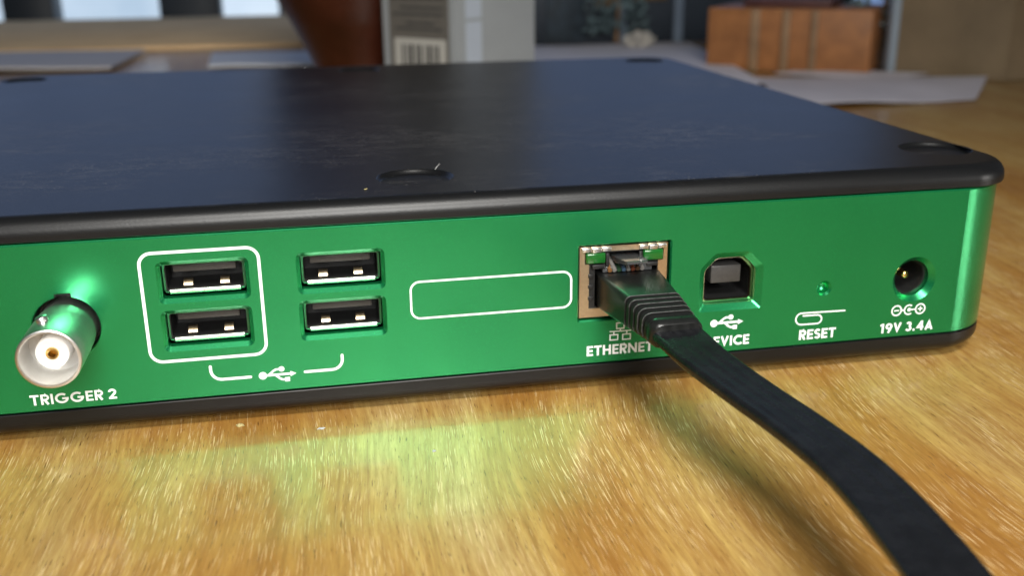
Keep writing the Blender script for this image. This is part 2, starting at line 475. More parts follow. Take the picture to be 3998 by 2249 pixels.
# ring order: front-right corner first, so the flat front runs from the last point to the first one
h.add(rb + rt, [(i, i + 1, N4 + i + 1, N4 + i) for i in range(N4 - 1)])
fx0, fx1 = rb[-1][0], rb[0][0]
V, F = fill_holes([(fx0, ZB + chf), (fx1, ZB + chf), (fx1, ZT - chf), (fx0, ZT - chf)], [c[0] for c in CUTS])
h.add([(p[0], 0, p[1]) for p in V], F)
for outer, inner, dep, wall in CUTS:
    h.loft([xz(outer, 0), xz(inner, dep)], False, False)
    h.loft([xz(inner, dep), xz(inner, wall)], False, False)
h.add(ring(chf, ZT) + ring(3, ZT), [(i, (i + 1) % N4, N4 + (i + 1) % N4, N4 + i) for i in range(N4)])
housing = h.build("housing", M["green"], dev, smooth=6)
housing["label"] = "green anodised metal side wall with rounded corner and socket openings"

# top cover with shallow round dishes
ZC = 37.0; FR = 3.0
FEET = [(-27.0, 16.3), (79.0, 18.0), (75.0, 192.0), (-27.0, 192.0), (-134.0, 192.0), (-133.5, 17.0)]
t = MB()
TC = 12.0
tr = lambda i, z: ring(i, z, TC, 4.0)
rings = [tr(2.0, 32.4), tr(2.0, 33.08), tr(0.12, 33.08), tr(0, 33.2), tr(0, ZC - FR)]
for k in range(1, 11):
    a = math.radians(90 * k / 10)
    rings.append(tr(FR * (1 - math.cos(a)), ZC - FR + FR * math.sin(a)))
t.loft(rings, False, False)
dishes = [circle(x, y, 7.1, 56) for x, y in FEET]
V, F = fill_holes(plan(FR, TC, 4.0), dishes)
t.add([(p[0], p[1], ZC) for p in V], F)
top = t.build("top_cover", M["black"], dev, smooth=25)
top["label"] = "black dusty top cover with rounded edge"
for x, y in FEET:
    d = MB().loft(lathe_z([(7.1, 0), (6.99, -0.06), (6.8, -0.32), (6.55, -0.68), (6.35, -0.82), (6.05, -0.88), (0.02, -0.88)], 0, 0, 56), False, True)
    d.build("foot_recess", M["black"], dev, loc=(x, y, ZC), smooth=50)
# base cover
t = MB()
rings = [ring(2.0, 4.5), ring(2.0, 3.75), ring(0.1, 3.75), ring(0.02, 3.65), ring(0.02, 2.3)]
for k in range(1, 9):
    a = math.radians(90 * k / 8)
    rings.append(ring(0.02 + 2.2 * (1 - math.cos(a)), 2.3 - 2.28 * math.sin(a)))
t.loft(rings, False, True)
base = t.build("base_cover", M["black"], dev, smooth=25)

for fx, fy in ((-128, 18), (74, 18), (-128, 190), (74, 190)):
    MB().loft(lathe_z([(6.0, -1.68), (6.4, -1.5), (6.4, 0.1)], fx, fy, 32), True, True).build("rubber_foot", M["plastic"], dev)
# ---- USB-A sockets
def usb_port_parts():
    sh = MB()
    o, i_ = rrect(-6.6, 6.6, -2.35, 2.85, 0.5, 4), rrect(-6.25, 6.25, -2.0, 2.5, 0.35, 4)
    sh.loft([xz(o, 9), xz(o, 2.0), xz(i_, 1.75), xz(i_, 3.2)], False, False)
    rail = []
    for xx in (-5.95, -5.65, 5.65, 5.95):                      # rolled bright lip along the lower edge
        rr = 0.5 if abs(xx) < 5.7 else 0.2
        rail.append([(xx, 1.95 + rr * math.cos(2 * math.pi * k / 16), -2.12 + rr * math.sin(2 * math.pi * k / 16)) for k in range(16)])
    sh.loft(rail)
    ins = MB()                                              # black inside
    i2 = rrect(-6.2, 6.2, -1.95, 2.45, 0.3, 4)
    ins.loft([xz(i2, 3.0), xz(i2, 9.5)], False, True)
    tg = MB().box(-5.1, 5.1, 3.4, 9, 0.75, 1.95, 0.15)
    return sh, ins, tg
def contact_mb():
    c = MB()
    prof = [(4.2, -2.0), (4.5, -1.6), (4.8, -1.15), (5.2, -0.95), (5.8, -1.1), (6.6, -2.0)]
    rings = [[(-0.75, y, z), (0.75, y, z), (0.75, y + 0.1, z - 0.14), (-0.75, y + 0.1, z - 0.14)] for y, z in prof]
    c.loft(rings); return c
shell_p = ins_p = tong_p = cont_p = None
for k, (cx, cz) in enumerate(UA):
    if k == 0:
        a, b, c = usb_port_parts()
        so = a.build("usb_socket", M["steel"], dev, (cx, 0, cz))
        io = b.build("socket_lining", M["plastic"], so, (cx, 0, cz))
        to = c.build("tongue", M["tongue"], so, (cx, 0, cz))
        c1 = contact_mb().build("spring_contact", M["nickel"], so, (cx - 3.0, 0, cz), smooth=60)
        c2 = contact_mb().build("spring_contact", M["nickel"], so, (cx + 3.0, 0, cz), smooth=60)
        proto = (so, io, to, c1, c2)
    else:
        off = Vector((cx - UA[0][0], 0, cz - UA[0][1])) * MM
        s2 = None
        for o in proto:
            q = o.copy(); q.parent = None; q.matrix_parent_inverse = Matrix.Identity(4); q.location = o.location + off
            col.objects.link(q); put(q, dev if s2 is None else s2)
            if s2 is None: s2 = q

# ---- ethernet jack
ej = MB()
sh_out = [(0.0, 12.9), (16.3, 12.9), (16.3, 26.15), (0.0, 26.15)]
sh_in = [(1.75, 14.5), (14.6, 14.5), (14.6, 22.9), (15.6, 22.9), (15.6, 25.15), (0.95, 25.15), (0.95, 22.9), (1.75, 22.9)]
V, F = fill_holes(sh_out, [sh_in])
ej.add([(p[0], 0.55, p[1]) for p in V], F)
ej.loft([xz(sh_out, 0.55), xz(sh_out, 8)], False, False)
ej.loft([xz(sh_in, 0.55), xz(sh_in, 0.9)], False, False)
jack = ej.build("ethernet_socket", M["nickel"], dev)
jb = MB()
op = [(2.9, 14.7), (14.5, 14.7), (14.5, 22.0), (11.8, 22.0), (11.8, 24.9), (4.9, 24.9), (4.9, 22.0), (2.9, 22.0)]
V, F = fill_holes([(0.3, 13.2), (16.0, 13.2), (16.0, 25.9), (0.3, 25.9)], [op])
jb.add([(p[0], 0.85, p[1]) for p in V], F)
jb.loft([xz(op, 0.85), xz(op, 11)], False, True)
for z in (16.2, 18.4, 20.4): jb.box(1.6, 2.5, 0.3, 0.84, z, z + 0.7, 0.1)
jb.box(4.75, 5.35, 0.1, 0.84, 22.4, 24.9, 0.1); jb.box(10.9, 11.5, 0.1, 0.84, 22.4, 24.9, 0.1)
jb.box(12.3, 14.4, -0.1, 0.84, 22.1, 22.8, 0.12); jb.box(2.2, 4.6, 0.0, 0.84, 22.1, 22.9, 0.12)
jb.build("socket_body", M["plastic"], jack)
for x0, x1 in ((1.05, 4.65), (11.65, 15.4)):
    MB().box(x0, x1, -0.05, 0.9, 23.1, 25.05, 0.3).build("indicator_lamp", M["led"], jack, smooth=60)
for x0, x1, n in ((0.25, 5.8, 3), (10.9, 16.1, 3)):                 # folded silver tabs above the lamps
    w = (x1 - x0) / n
    m = MB()
    for i in range(n): m.box(x0 + i * w + 0.06, x0 + (i + 1) * w - 0.06, 0.1 - 0.12 * (i % 2), 1.2, 25.2 - 0.12 * (i % 2), 26.05, 0.16)
    m.build("shield_tab", M["steel"], jack, smooth=60)

# ---- USB-B socket
ub = MB()
o = usbb(1.25); i_ = usbb(1.6)
ub.loft([xz(o, 10), xz(o, 1.9), xz(i_, 1.8), xz(i_, 5.0)], False, False)
ub_o = ub.build("usb_device_socket", M["nickel"], dev)
li = usbb(1.75)
MB().loft([xz(li, 2.3), xz(li, 11)], False, True).build("socket_lining", M["plastic"], ub_o)
tn = MB().box(25.7, 31.6, 2.6, 10, 16.9, 20.3, 0.25)
tn.build("tongue", M["tongue"], ub_o)

# ---- reset hole
rs = MB()
rs.loft(lathe_rings([(1.12, 1.2), (1.0, 1.6), (0.7, 1.85), (0.02, 1.95)], 47.4, 15.2, 28), False, True)
rs.build("reset_button", M["green"], dev, smooth=60)

# ---- power jack
pj = MB()
pj.loft(lathe_rings([(3.75, 2.2), (3.2, 2.15), (3.1, 2.4), (3.05, 10), (0.02, 10)], 66.0, 15.6, 48), False, True)
pw = pj.build("power_jack", M["plastic"], dev)
pin = MB().loft(lathe_rings([(0.02, 2.9), (0.55, 2.95), (0.8, 3.25), (0.85, 9.9)], 66.0, 15.6, 20), True, False)
pin.build("center_pin", M["gold"], pw, smooth=50)

# ---- BNC connector
L = -13.4
bx, bz = BNC[0], BNC[1] - 0.2
b = MB()
b.loft(lathe_rings([(4.55, 6), (4.55, -1.2), (4.72, -1.4), (4.72, -4.6), (4.8, -4.8), (4.8, L + 0.5), (4.72, L + 0.12), (4.55, L), (4.3, L + 0.02), (4.2, L + 0.2)], bx, bz, 64), False, False)
bn = b.build("bnc_connector", M["bncmetal"], dev, smooth=40)
MB().loft([xz(bnc_hole(5.26), 1.9), xz(bnc_hole(5.0), 3.5)], False, True).build("mounting_recess", M["plastic"], bn)
MB().loft(lathe_rings([(4.2, L + 0.2), (4.15, L + 0.4), (4.1, L + 6.0), (0.02, L + 6.0)], bx, bz, 64), False, True).build("inner_sleeve", M["silver"], bn, smooth=40)
bs = MB().loft(lathe_rings([(2.55, L + 7.9), (2.55, L + 2.9), (2.4, L + 2.7), (1.0, L + 2.7), (0.95, L + 3.2), (0.95, L + 7)], bx, bz, 40), False, False)
bs.build("insulator", M["ptfe"], bn, smooth=50)
cp = MB().loft(lathe_rings([(0.98, L + 7), (0.98, L + 2.45), (0.85, L + 2.3), (0.55, L + 2.35), (0.5, L + 3), (0.5, L + 6.5), (0.02, L + 6.5)], bx, bz, 28), False, True)
cp.build("center_contact", M["gold"], bn, smooth=50)
for ang in (105, 285):
    a = math.radians(ang); ca, sa = math.cos(a), math.sin(a)
    rings = []
    for rr, hh in ((0.95, 4.6), (0.95, 5.35), (0.8, 5.55), (0.02, 5.6)):
        rg = []
        for k in range(18):
            u = rr * math.cos(2 * math.pi * k / 18); v = rr * math.sin(2 * math.pi * k / 18)
            rg.append((bx + hh * ca - u * sa, L + 4.9 + v, bz + hh * sa + u * ca))
        rings.append(rg)
    MB().loft(rings, False, True).build("bayonet_stud", M["steel"], bn, smooth=50)

# ------------------------------------------------------------------ printing on the panel
W0 = 0.215
def glyph(ch):
    """centre-line strokes of a heavy geometric capital, height 1: list of (points, width, closed), and its advance width"""
    V_ = lambda x: ([(x, 0), (x, 1)], W0, False)
    Hb = lambda x0, x1, z: ([(x0, z), (x1, z)], W0 * 0.92, False)
    if ch == 'T': return [Hb(0, .64, .9), ([(.32, 0), (.32, .85)], W0, False)], .64
    if ch == 'I': return [V_(.108)], .216
    if ch == 'E': return [V_(.108), Hb(.15, .55, .9), Hb(.15, .52, .5), Hb(.15, .55, .1)], .55
    if ch == 'H': return [V_(.108), V_(.62), Hb(.15, .58, .5)], .73
    if ch == 'N': return [V_(.108), V_(.69), ([(.10, .93), (.69, .07)], W0, False)], .80
    if ch == 'D': return [V_(.108), ([(.1, .9), (.27, .9)] + arc(.27, .5, .4, 90, -90, 14) + [(.1, .1)], W0 * .95, False)], .78
    if ch == 'V': return [([(.10, 1), (.375, .17), (.65, 1)], W0, False)], .75
    if ch == 'A': return [([(.10, 0), (.39, .84), (.68, 0)], W0, False), Hb(.2, .58, .25)], .78
    if ch == 'C': return [(arc(.5, .5, .4, 48, 312, 20), W0, False)], .80
    if ch == 'G': return [(arc(.5, .5, .4, 48, 352, 22), W0, False), Hb(.52, .98, .47)], 1.0
    if ch == 'R': return [V_(.108), ([(.1, .905), (.34, .905)] + arc(.34, .69, .215, 90, -90, 10) + [(.1, .475)], W0 * .9, False), ([(.30, .45), (.53, 0)], W0 * 1.05, False)], .62
    if ch == 'S': return [(arc(.29, .715, .19, 25, 250, 10) + arc(.29, .29, .195, 70, -155, 10), W0 * .95, False)], .55
    if ch == '2': return [(arc(.30, .69, .21, 175, -35, 12) + [(.14, .13)], W0, False), Hb(.02, .6, .1)], .62
    if ch == '1': return [V_(.25), ([(.02, .80), (.22, .90)], W0 * .9, False)], .40
    if ch == '9': return [(circle(.31, .67, .225, 24), W0 * .95, True), ([(.53, .60), (.27, 0)], W0, False)], .62
    if ch == '3': return [(arc(.28, .735, .165, 160, -80, 10), W0 * .95, False), (arc(.28, .30, .2, 80, -160, 12), W0 * .95, False)], .58
    if ch == '4': return [([(.50, 0), (.50, 1)], W0, False), ([(.46, .93), (.13, .33), (.68, .33)], W0 * .85, False)], .68
    if ch == '.': return [([(.11, 0), (.11, .21)], W0, False)], .22
    return [], .28
def text(word, x0, x1, z0, hgt, name="lettering"):
    items = []; x = 0.0
    for ch in word:
        g, w = glyph(ch)
        for pts, sw, cl in g: items.append(([(px + x, pz) for px, pz in pts], sw, cl))
        x += w + (0.09 if ch != ' ' else 0.0)
    tot = x - 0.09
    kx = (x1 - x0) / tot
    m = MB()
    for i, (pts, sw, cl) in enumerate(items):
        stroke(m, [(x0 + px * kx, z0 + pz * hgt) for px, pz in pts], sw * hgt * 0.97, cl, INK_Y - 0.003 * (i % 6), cap=False)
    return m.build(name, M["ink"], dev, smooth=0)
text("TRIGGER 2", -93.8, -80.15, 5.25, 1.85)
text("ETHERNET", 1.35, 14.0, 5.55, 1.95)
text("DEVICE", 23.9, 32.95, 5.3, 1.95)
text("RESET", 43.05, 50.6, 5.15, 1.98)
text("19V 3.4A", 59.9, 71.2, 5.05, 1.95)

m = MB(); stroke(m, rrect(-74.0, -55.1, 11.15, 30.15, 2.0, 8), 0.52, True)
m.build("printed_frame", M["ink"], dev, smooth=0)
m = MB(); stroke(m, rrect(-30.2, -1.65, 15.4, 22.1, 1.6, 8), 0.36, True)
m.build("printed_frame", M["ink"], dev, smooth=0)
m = MB(); stroke(m, [(-64.65, 9.6)] + arc(-62.85, 8.9, 1.8, 180, 270) + [(-58.2, 7.1)], 0.5)
stroke(m, [(-42.55, 9.75)] + arc(-44.35, 9.0, 1.8, 0, -90) + [(-49.0, 7.2)], 0.5)
m.build("printed_bracket", M["ink"], dev, smooth=0)
def usb_icon(cx, cz, s):
    m = MB()
    f = lambda x, z: (cx + x * s, cz + z * s)
    disc(m, *f(-2.55, 0), 0.7 * s)
    stroke(m, [f(-2.3, 0), f(2.3, 0)], 0.42 * s, y=INK_Y - 0.004)
    poly(m, [f(2.1, -0.5), f(3.1, 0), f(2.1, 0.5)], INK_Y - 0.008)
    stroke(m, [f(-1.6, 0.02), f(-0.75, 0.75), f(-0.3, 0.98), f(0.5, 1.0)], 0.38 * s, y=INK_Y - 0.012)
    disc(m, *f(0.65, 1.0), 0.5 * s, INK_Y - 0.016)
    stroke(m, [f(-0.5, -0.02), f(0.3, -0.75), f(0.75, -0.98), f(1.3, -1.0)], 0.38 * s, y=INK_Y - 0.012)
    poly(m, [f(1.1, -1.4), f(1.95, -1.4), f(1.95, -0.6), f(1.1, -0.6)], INK_Y - 0.016)
    return m.build("usb_symbol", M["ink"], dev, smooth=0)
usb_icon(-53.6, 7.12, 1.0)
usb_icon(28.35, 9.95, 1.02)
m = MB()                                                          # network symbol
def sq(x0, x1, z0, z1, dy): stroke(m, [(x0, z0), (x1, z0), (x1, z1), (x0, z1)], 0.24, True, INK_Y - dy)
sq(6.95, 8.35, 10.5, 11.6, 0); sq(5.75, 7.2, 8.35, 9.35, 0); sq(8.15, 9.6, 8.3, 9.3, 0)
stroke(m, [(5.65, 10.0), (9.7, 9.98)], 0.22, y=INK_Y - 0.004, cap=False)
for x, a, c in ((7.65, 10.0, 10.5), (6.45, 9.4, 10.0), (8.9, 9.35, 10.0)): stroke(m, [(x, a), (x, c)], 0.24, y=INK_Y - 0.008, cap=False)
m.build("network_symbol", M["ink"], dev, smooth=0)
m = MB()                                                          # paper clip
stroke(m, [(43.6, 10.0), (46.5, 9.98)] + arc(46.55, 9.1, 0.87, 90, -90, 10) + [(43.3, 8.25)] + arc(43.3, 9.42, 1.15, 270, 100, 10) + [(44.6, 10.55), (52.1, 10.42)], 0.27)
m.build("paperclip_symbol", M["ink"], dev, smooth=0)
m = MB()                                                          # polarity symbol
stroke(m, circle(63.0, 9.5, 0.98, 28), 0.26, True); stroke(m, circle(68.0, 9.52, 0.98, 28), 0.26, True)
stroke(m, arc(65.6, 9.5, 0.95, 60, 300, 14), 0.26)
disc(m, 65.65, 9.5, 0.36, INK_Y - 0.004)
stroke(m, [(65.7, 9.5), (67.0, 9.5)], 0.24, y=INK_Y - 0.008, cap=False); stroke(m, [(64.0, 9.5), (64.7, 9.5)], 0.24, y=INK_Y - 0.008, cap=False)
stroke(m, [(62.5, 9.5), (63.5, 9.5)], 0.24, y=INK_Y - 0.008, cap=False)
stroke(m, [(67.5, 9.52), (68.5, 9.52)], 0.22, y=INK_Y - 0.008, cap=False); stroke(m, [(68.0, 9.02), (68.0, 10.02)], 0.22, y=INK_Y - 0.012, cap=False)
m.build("polarity_symbol", M["ink"], dev, smooth=0)

# ------------------------------------------------------------------ ethernet cable
cab = empty("ethernet_cable", (9, -10, 15))
tag(cab, "flat black network cable plugged into the socket, curving off to lower right", "cable")
def sect(cx, y, cz, w, hgt, r, tilt=0.0, n=5):
    out = []
    for px, pz in rrect(-w / 2, w / 2, -hgt / 2, hgt / 2, r, n):
        out.append((cx + px, y + pz * tilt, cz + pz))
    return out
bo = MB(); rings = []
def boot_at(t):   # t 0..1 from socket to boot end: centre x, y, centre z, width, height
    e = max(0.0, (t - 0.5) / 0.5)
    return 8.85 + 1.75 * t * t, -0.2 - 21.2 * t, 18.15 + 0.3 * t - 1.5 * max(t, 0) ** 3, 11.55 - 3.2 * t, 6.4 - 2.2 * t * t
def add_ring(t, shrink=0.0, r=None):
    x, y, z, w, hh = boot_at(t)
    rings.append(sect(x, y, z, w - 2 * shrink, hh - 2 * shrink, r if r is not None else 0.45 + 1.25 * t, -0.12 * t))
add_ring(-0.25, 0.3); add_ring(0.0, 0.12); add_ring(0.012)
for k in range(1, 8): add_ring(0.012 + k * 0.074)
t0 = 0.555
for k in range(5):
    add_ring(t0, 0.0); add_ring(t0 + 0.004, 0.6); add_ring(t0 + 0.026, 0.62); add_ring(t0 + 0.030, 0.04); add_ring(t0 + 0.036, -0.05); add_ring(t0 + 0.06, 0.0)
    t0 += 0.071
add_ring(0.915, 0.0); add_ring(0.925, -0.12); add_ring(0.985, -0.12); add_ring(1.0, 0.1); add_ring(1.0, 0.9)
bo.loft(rings)
bo.build("plug_boot", M["boot"], cab, smooth=40)
t0 = 0.555
for k in range(5):                                         # worn, dusty moulded edge of each rib
    x, y, z, w, hh = boot_at(t0)
    sec = sect(x, y, z, w + 0.04, hh + 0.04, 0.45 + 1.25 * t0, -0.12 * t0, 6)
    half = [p for p in sec if p[2] > z - hh * 0.25]
    half.sort(key=lambda p: math.atan2(p[2] - z + hh * 0.4, p[0] - x))
    tube(MB(), half, 0.11, 6).build("boot_rib", M["ribedge"], cab, smooth=60)
    t0 += 0.071
# clear plug nose with coloured wires and latch
MB().box(4.2, 13.4, 0.3, 6, 21.25, 22.3, 0.15).build("plug_body", M["clear"], cab)
wires = [(0.75, 0.35, 0.12), (0.7, 0.66, 0.6), (0.12, 0.3, 0.14), (0.25, 0.45, 0.7), (0.7, 0.68, 0.62), (0.55, 0.16, 0.08), (0.3, 0.16, 0.08), (0.65, 0.6, 0.55)]
for i, c in enumerate(wires):
    wm = new_mat("wire_colour", tuple(x * 0.25 for x in c), 0.4, var=0.1)
    x = 5.4 + i * 0.86
    tube(MB(), [(x, -0.25, 21.75), (x, 1.5, 22.4), (x, 3.5, 23.0)], 0.4, 8).build("wire", wm, cab, smooth=60)
lt = MB()
lt.loft([[(6.4, 5, 22.9), (11.3, 5, 22.9), (11.3, 5, 23.7), (6.4, 5, 23.7)], [(6.4, -0.6, 23.2), (11.3, -0.6, 23.2), (11.3, -0.6, 24.2), (6.4, -0.6, 24.2)],
         [(7.0, -3.4, 23.7), (11.2, -3.4, 23.7), (11.2, -3.4, 24.4), (7.0, -3.4, 24.4)], [(7.3, -4.2, 23.9), (11.0, -4.2, 23.9), (11.0, -4.2, 24.3), (7.3, -4.2, 24.3)]])
lt.build("latch", M["clear"], cab, smooth=30)
path = smooth_path([(10.3, -18.5, 16.9), (10.7, -22.5, 16.9), (11.8, -31, 16.2), (14.4, -41.5, 15.2), (16.7, -51, 14.6), (18.1, -61, 14.3), (18.2, -69, 14.2), (17.3, -79, 14.2), (15.9, -89, 14.1),
                    (13.2, -104, 13.4), (8, -130, 10.5), (2, -160, 5.5), (-3, -195, 0.6), (-4, -240, -0.48), (2, -300, -0.48)], 10)
CSEC = [(4.0, -0.75), (4.15, -0.5), (4.15, 0.5), (4.0, 0.78)]
for k in range(25):                                        # four faint conductor ridges along the jacket
    a = 3.75 - 7.5 * k / 24; CSEC.append((a, 0.90 + 0.03 * math.cos(2 * math.pi * a / 1.9)))
CSEC += [(-4.0, 0.78), (-4.15, 0.5), (-4.15, -0.5), (-4.0, -0.75), (-3.7, -0.9), (3.7, -0.9)]
cb = MB(); rings = []
for i, p in enumerate(path):
    tdir = (path[min(i + 1, len(path) - 1)] - path[max(i - 1, 0)]).normalized()
    side = tdir.cross(Vector((0, 0, 1))).normalized(); up = side.cross(tdir)
    roll = math.radians(-4 + 5 * math.sin(i * 0.05))
    s2 = side * math.cos(roll) + up * math.sin(roll); u2 = up * math.cos(roll) - side * math.sin(roll)
    rings.append([tuple(p + s2 * a + u2 * c) for a, c in CSEC])
cb.loft(rings); cb.build("cable_jacket", M["rubber"], cab, smooth=40)

# ------------------------------------------------------------------ lint and flakes
f = MB(); tube(f, [(-23.0, 21.6, 36.3), (-22.6, 21.9, 37.0), (-22.1, 22.3, 37.5), (-21.6, 22.6, 37.9)], [0.04, 0.06, 0.06, 0.04], 6)
tag(f.build("lint_fibre", M["lint"], smooth=60), "tiny pale lint fibre sticking up from the round dish in the black cover", "lint")
f = MB().box(-0.3, 0.3, -0.14, 0.14, 0, 0.12, 0.04)
tag(f.build("dust_flake", M["flake"], loc=(-36.5, 8.0, 37.02), rot=(0, 0, 0.7)), "tiny yellow flake on the black cover left of the round dish", "flake")
from mathutils import noise as mnoise
def crumb(loc, size, label, mat="lint", seed=0.0):
    bm = bmesh.new(); bmesh.ops.create_icosphere(bm, subdivisions=2, radius=1)
    for v in bm.verts:
        d = 1 + 0.7 * mnoise.noise(v.co * 1.6 + Vector((seed, 0, 0)))
        v.co = Vector((v.co.x * size[0] * d, v.co.y * size[1] * d, max(0.0, v.co.z * size[2] * d)))
    m = MB(); bm.verts.index_update(); m.add([v.co[:] for v in bm.verts], [[v.index for v in f.verts] for f in bm.faces]); bm.free()
    return tag(m.build("crumb", M[mat], loc=loc, smooth=25), label, "crumb")
crumb((-60.8, -0.4, 0.01), (0.7, 0.4, 0.35), "pale crumb on the wood at the base edge below the framed sockets", "flake", 1.0)
crumb((-47.0, -4.6, 0.01), (0.6, 0.35, 0.2), "tiny white crumb on the wood below the two unframed sockets", "lint", 5.0)
crumb((-29.0, -17.0, 0.01), (0.35, 0.3, 0.2), "tiny white speck on the wood below the empty printed frame", "lint", 9.0)
# ------------------------------------------------------------------ background: vase, carton, crate, papers, cardboard box, window
v = MB()
v.loft(lathe_z([(0.5, 0.3), (22, 0.3), (23.5, 1.5), (25, 8), (30, 22), (38, 38), (46, 56), (54, 80), (59, 110), (57, 135), (48, 158), (40, 166), (37, 166), (44, 155), (50, 130), (50, 60), (20, 6), (0.5, 6)], -12, 425, 56), True, True)
tag(v.build("vase", M["vase"], smooth=50), "dark red-brown vase tapering to its foot, blurred behind the device", "vase")

cb_ = empty("carton", (26, 330, 0))
tag(cb_, "pale grey carton with barcode label standing behind the device beside the vase", "carton")
cang = math.radians(48)
P0 = Vector((26, 330)); dl = Vector((-math.cos(cang), math.sin(cang))); dr = Vector((math.sin(cang) * 1.0, math.cos(cang)))
LA, LB, HC = 46.0, 66.0, 230.0
def q3(a, b, z, out=0.0):   # a along the left face, b along the right face
    p = P0 + dl * a + dr * b
    return (p.x, p.y, z)
m = MB()
foot = [P0, P0 + dr * LB, P0 + dr * LB + dl * LA, P0 + dl * LA]
m.loft([[(p.x, p.y, 0.2) for p in foot], [(p.x, p.y, HC) for p in foot]])
m.build("carton_body", M["carton"], cb_, smooth=0)
def on_left(a0, a1, z0, z1, lift, name, mat):   # thin printed sheet on the left face
    nrm = -dr
    pts = []
    for a, z in ((a0, z0), (a1, z0), (a1, z1), (a0, z1)):
        p = P0 + dl * a + nrm * lift; pts.append((p.x, p.y, z))
    back = []
    for a, z in ((a0, z0), (a1, z0), (a1, z1), (a0, z1)):
        p = P0 + dl * a + nrm * 0.01; back.append((p.x, p.y, z))
    return MB().loft([back, pts])
lab = on_left(3, 41.5, 8, 180, 0.2, "", None).build("printed_label", M["cartonlabel"], cb_, smooth=0)
bc = on_left(5, 38.5, 16, 35.5, 0.35, "", None).build("barcode_patch", M["barwhite"], lab, smooth=0)
mm = MB(); a = 9.5
for w, g in ((1.6, 1.0), (0.7, 1.4), (2.2, 1.3), (0.8, 2.2), (1.8, 0.9), (1.0, 1.7), (2.4, 1.1), (0.7, 1.6), (1.4, 1.2)):
    s_ = on_left(a, a + w, 19, 32.5, 0.5, "", None); mm.add(s_.v, s_.f); a += w + g
mm.build("barcode_bars", M["print_"], bc, smooth=0)
mm = MB()
for z, a0, a1 in ((39.5, 7, 37), (42.2, 12, 30), (46.5, 6, 39), (49.5, 6, 34), (54, 6, 39), (57, 8, 36)):
    s_ = on_left(a0, a1, z, z + 1.1, 0.36, "", None); mm.add(s_.v, s_.f)
mm.build("printed_lines", M["print_"], lab, smooth=0)
# bright tape strip with a seam on the right face
def on_right(b0, b1, z0, z1, lift):
    nrm = -dl
    pr = lambda b, z, l: ((P0 + dr * b + nrm * l).x, (P0 + dr * b + nrm * l).y, z)
    return MB().loft([[pr(b0, z0, 0.01), pr(b1, z0, 0.01), pr(b1, z1, 0.01), pr(b0, z1, 0.01)], [pr(b0, z0, lift), pr(b1, z0, lift), pr(b1, z1, lift), pr(b0, z1, lift)]])
tape = new_mat("pale_blue_tape", (0.42, 0.47, 0.54), 0.45, var=0.04)
on_right(9, 21, 1, 43.5, 0.3).build("tape_strip", tape, cb_, smooth=0)
on_right(9, 21, 45, 220, 0.3).build("tape_strip", tape, cb_, smooth=0)

cr = empty("wooden_crate", (270, 500, 0))
tag(cr, "small orange wooden crate with grey-brown battens behind the papers", "crate")
CA = math.atan2(-62, 80)
CO = (214, 480, 0)
MB().box(0, 102, 0, 70, 0.3, 39, 0.6).build("crate_body", M["cratewood"], cr, loc=CO, rot=(0, 0, CA))
for x0, x1 in ((28, 34), (48, 53), (66, 70)):
    MB().box(x0, x1, -2.4, -0.05, 0.3, 38.5, 0.4).build("batten", M["cratebatten"], cr, loc=CO, rot=(0, 0, CA))
bk = MB().box(20, 75, 10, 50, 39.2, 44, 0.8)
tag(bk.build("small_book", new_mat("dull_maroon", (0.09, 0.035, 0.03), 0.6, var=0.2, vscale=0.1), loc=CO, rot=(0, 0, CA)), "dull maroon book lying on the orange crate", "book")

def sheet(name, corners, z, wav, seed, mat, label, thick=0.3, n=22, group=None):
    """a slightly wavy sheet of paper with thickness; corners ccw"""
    rnd = random.Random(seed)
    ph = [rnd.uniform(0, 6.28) for _ in range(6)]
    c = [Vector(p) for p in corners]
    topv = []
    for j in range(n + 1):
        for i in range(n + 1):
            u, w = i / n, j / n
            p = c[0] * (1 - u) * (1 - w) + c[1] * u * (1 - w) + c[2] * u * w + c[3] * (1 - u) * w
            e = math.sin(u * 4 + ph[0]) * math.sin(w * 3 + ph[1]) + 0.4 * math.sin(u * 9 + w * 5 + ph[2])
            topv.append((p.x, p.y, z + wav * (1.4 + e)))
    m = MB(); k = n + 1
    fs = [(j * k + i, j * k + i + 1, (j + 1) * k + i + 1, (j + 1) * k + i) for j in range(n) for i in range(n)]
    bot = [(x, y, zz - thick) for x, y, zz in topv]; o = len(topv)
    fs += [tuple(reversed([a + o for a in f])) for f in fs[:n * n]]
    edge = [i for i in range(k)] + [j * k + n for j in range(1, k)] + [n * k + i for i in range(n - 1, -1, -1)] + [j * k for j in range(n - 1, 0, -1)]
    for a_, b_ in zip(edge, edge[1:] + edge[:1]): fs.append((a_, b_, b_ + o, a_ + o))
    m.add(topv + bot, fs)
    ob = m.build(name, mat, smooth=60)
    return tag(ob, label, "paper", group)
sheet("paper_sheet", [(100, 235), (214, 392), (262, 640), (96, 645)], 1.2, 0.8, 3, M["paper"], "pale grey sheet of paper directly behind the right half of the device")
sheet("paper_sheet", [(186, 300), (292, 306), (347, 375), (222, 424)], 0.6, 1.0, 5, new_mat("grey_paper", (0.58, 0.55, 0.59), 0.75, var=0.08, vscale=0.04), "pale grey sheet of paper with wavy edge, nearest the brown cardboard box")
sheet("paper_sheet", [(240, 432), (300, 395), (330, 408), (268, 452)], 1.0, 0.4, 9, M["paper"], "pale bluish paper strip just in front of the orange crate")
sheet("paper_sheet", [(-108, 560), (-28, 548), (-22, 640), (-112, 655)], 3.0, 0.5, 11, new_mat("bluish_white_paper", (0.64, 0.66, 0.70), 0.7, var=0.04), "bluish white paper left of the vase foot", 1.5)
